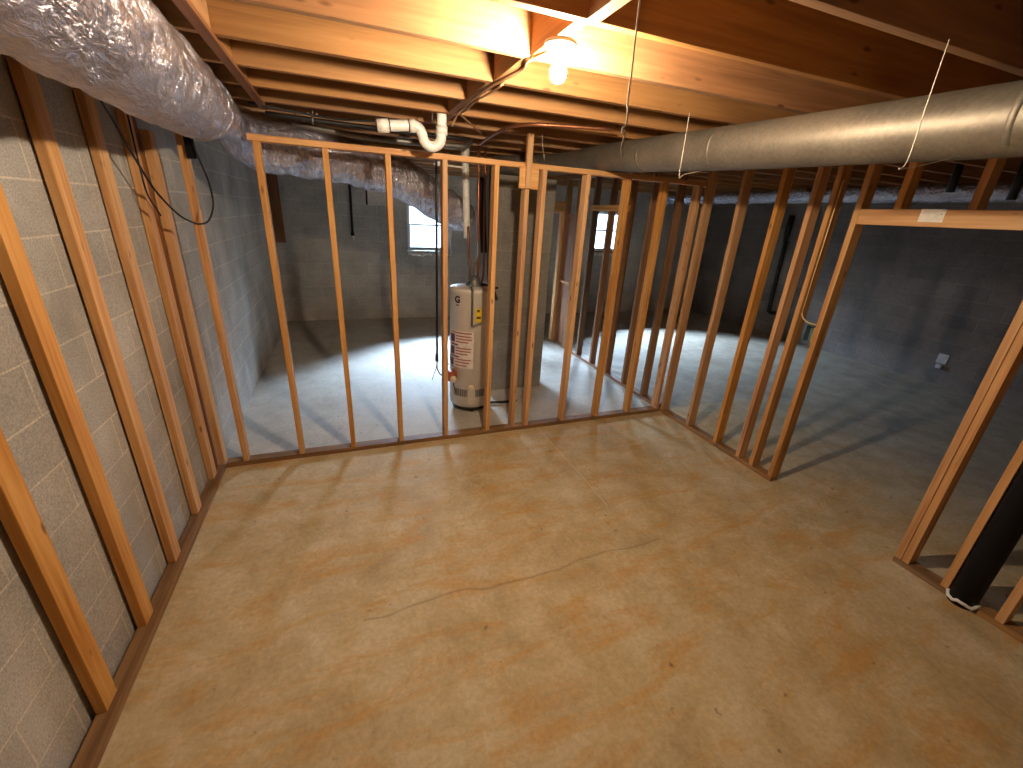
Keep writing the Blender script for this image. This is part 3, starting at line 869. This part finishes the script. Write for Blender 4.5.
# black drain stack in the side partition
bp = empty('drain_stack', (W + .075, -2.70, 0), 'thick black upright drain pipe among the studs past the doorway', 'pipe')
tube('stack_pipe', [(W + .025, -2.695, .0), (W + .025, -2.695, 1.0), (W + .025, -2.695, 2.56)], .062, M['black_plastic'], bp, 40, 4)
bm = bmesh.new()
pts = [Vector((W + .025 + .066 * math.cos(a * math.pi / 12), -2.695 + .066 * math.sin(a * math.pi / 12), .030 + .008 * math.sin(a * 1.1) + .004 * math.sin(a * 2.7))) for a in range(25)]
sweep(bm, pts, [0.006 + .006 * random.random() for _ in pts], 8)
obj('torn_collar', bm, M['foam'], bp, (0, 0, 0), True)
lathe('hub', [(.062, .9), (.07, .9), (.07, .98), (.062, .98)], M['black_plastic'], bp, (W + .025, -2.695, 0), 40)

# ------------------------------------------------------------------ things on the far walls
sp = empty('wall_pipe', (1.19, YB - .03, 1.46), 'rusty pipe hanging down the back block wall below the foil duct', 'pipe')
tube('pipe_shaft', [(1.203, YB - .03, 2.40), (1.195, YB - .03, 1.8), (1.189, YB - .03, 1.52)], .02, M['blackpipe'], sp, 12, 3)
tube('pipe_end', [(1.189, YB - .03, 1.56), (1.189, YB - .03, 1.50)], .03, M['blackpipe'], sp, 14, 1, False)
tube('pipe_plug', [(1.189, YB - .03, 1.50), (1.189, YB - .03, 1.43)], .024, M['foam'], sp, 14, 1, False)
s2 = tube('wall_pipe', [(1.473, YB - .02, 2.40), (1.463, YB - .02, 2.02)], .014, M['blackpipe'], None, 10, 1, False)
tag(s2, 'short dark pipe stub on the back block wall beside the rusty pipe', 'pipe')
dp = empty('drain_hose', (9.02, 2.7, 0.45), 'dark pipe with a jog running down the far block wall', 'pipe')
tube('hose', [(9.01, 2.733, 2.27), (9.01, 2.741, 1.905)], .05, M['black'], dp, 12, 1, False)
tube('hose', [(9.01, 2.741, 1.93), (9.01, 2.74, 1.80), (9.01, 2.716, 1.76), (9.01, 2.70, 1.2), (9.01, 2.672, .52), (9.01, 2.66, .46), (9.01, 2.60, .44), (9.01, 2.52, .45)], .036, M['black'], dp, 12, 5)
oc = empty('wall_outlet', (XR, -.2, .35), 'white outlet with a plug low on the far dark block wall', 'outlet')
bm = bmesh.new(); add_box(bm, (XR - .012, -.27, .31), (XR, -.15, .45), .004)
obj('cover_plate', bm, M['outlet'], oc)
bm = bmesh.new(); add_box(bm, (XR - .05, -.25, .24), (XR - .012, -.18, .30), .008)
obj('plug', bm, M['outlet'], oc)
for (y, z0) in ((-1.0, 2.376), (-1.41, 2.31)):
    o = tube('pipe_stub', [(6.0, y, 2.66), (6.0, y - .006, z0)], .03, M['black'], None, 16, 1, False)
    tag(o, '%s black pipe stub hanging from the joists above the doorway header' % ('shorter' if y > -1.2 else 'longer'), 'pipe', 'black pipe stubs above the header')

# ------------------------------------------------------------------ light
SKY = 1700.0
wd = bpy.data.worlds.new('overcast daylight'); SC.world = wd
wd.use_nodes = True
nt = wd.node_tree
bg = nt.nodes['Background']
tcw = nt.nodes.new('ShaderNodeTexCoord'); sx = nt.nodes.new('ShaderNodeSeparateXYZ')
nt.links.new(tcw.outputs['Generated'], sx.inputs[0])
rp = nt.nodes.new('ShaderNodeValToRGB')          # strength by height above the horizon: trees low down, bright thin cloud overhead
e = rp.color_ramp.elements
e[0].position, e[0].color = 0.0, (0.003, 0.003, 0.003, 1)
e[1].position, e[1].color = 0.88, (1, 1, 1, 1)
for pz, v in ((0.02, 0.012), (0.20, 0.03), (0.35, 0.15), (0.46, 0.36), (0.58, 0.5)):
    x = e.new(pz); x.color = (v, v, v, 1)
nt.links.new(sx.outputs[2], rp.inputs['Fac'])
mu = nt.nodes.new('ShaderNodeMath'); mu.operation = 'MULTIPLY'; mu.inputs[1].default_value = SKY
nt.links.new(rp.outputs['Color'], mu.inputs[0])
nt.links.new(mu.outputs[0], bg.inputs['Strength'])
bg.inputs['Color'].default_value = (0.58, 0.75, 1.0, 1)
for k, (x0, x1, z0, z1) in enumerate(WIN):
    L = bpy.data.lights.new('window_portal', 'AREA'); L.shape = 'RECTANGLE'; L.size = x1 - x0; L.size_y = z1 - z0
    L.cycles.is_portal = True
    o = bpy.data.objects.new('window_portal', L)
    o.location = ((x0 + x1) / 2, YB + .16, (z0 + z1) / 2)
    o.rotation_euler = (-math.pi / 2, 0, 0)
    COL.objects.link(o)

# ------------------------------------------------------------------ camera
cam = bpy.data.cameras.new('camera')
cam.sensor_fit = 'HORIZONTAL'; cam.sensor_width = 36.0
cam.lens = 36.0 * 421.858 / 1023.0
cam.clip_start = 0.02
co = bpy.data.objects.new('camera', cam)
R = Matrix(((0.9344634, 0.08377425, -0.34606362, 1.010385),
            (-0.35192363, 0.36501196, -0.86192577, -3.443059),
            (0.05411017, 0.92722605, 0.37057246, 1.982382),
            (0, 0, 0, 1)))
co.matrix_world = R
COL.objects.link(co)
SC.camera = co

SC.view_settings.view_transform = 'Standard'
SC.view_settings.look = 'None'
SC.view_settings.gamma = 1.0
SC.view_settings.use_curve_mapping = False
SC.view_settings.exposure = 0.0
SC.cycles.use_denoising = True
SC.cycles.max_bounces = 10
SC.cycles.diffuse_bounces = 8
SC.cycles.sample_clamp_indirect = 8.0
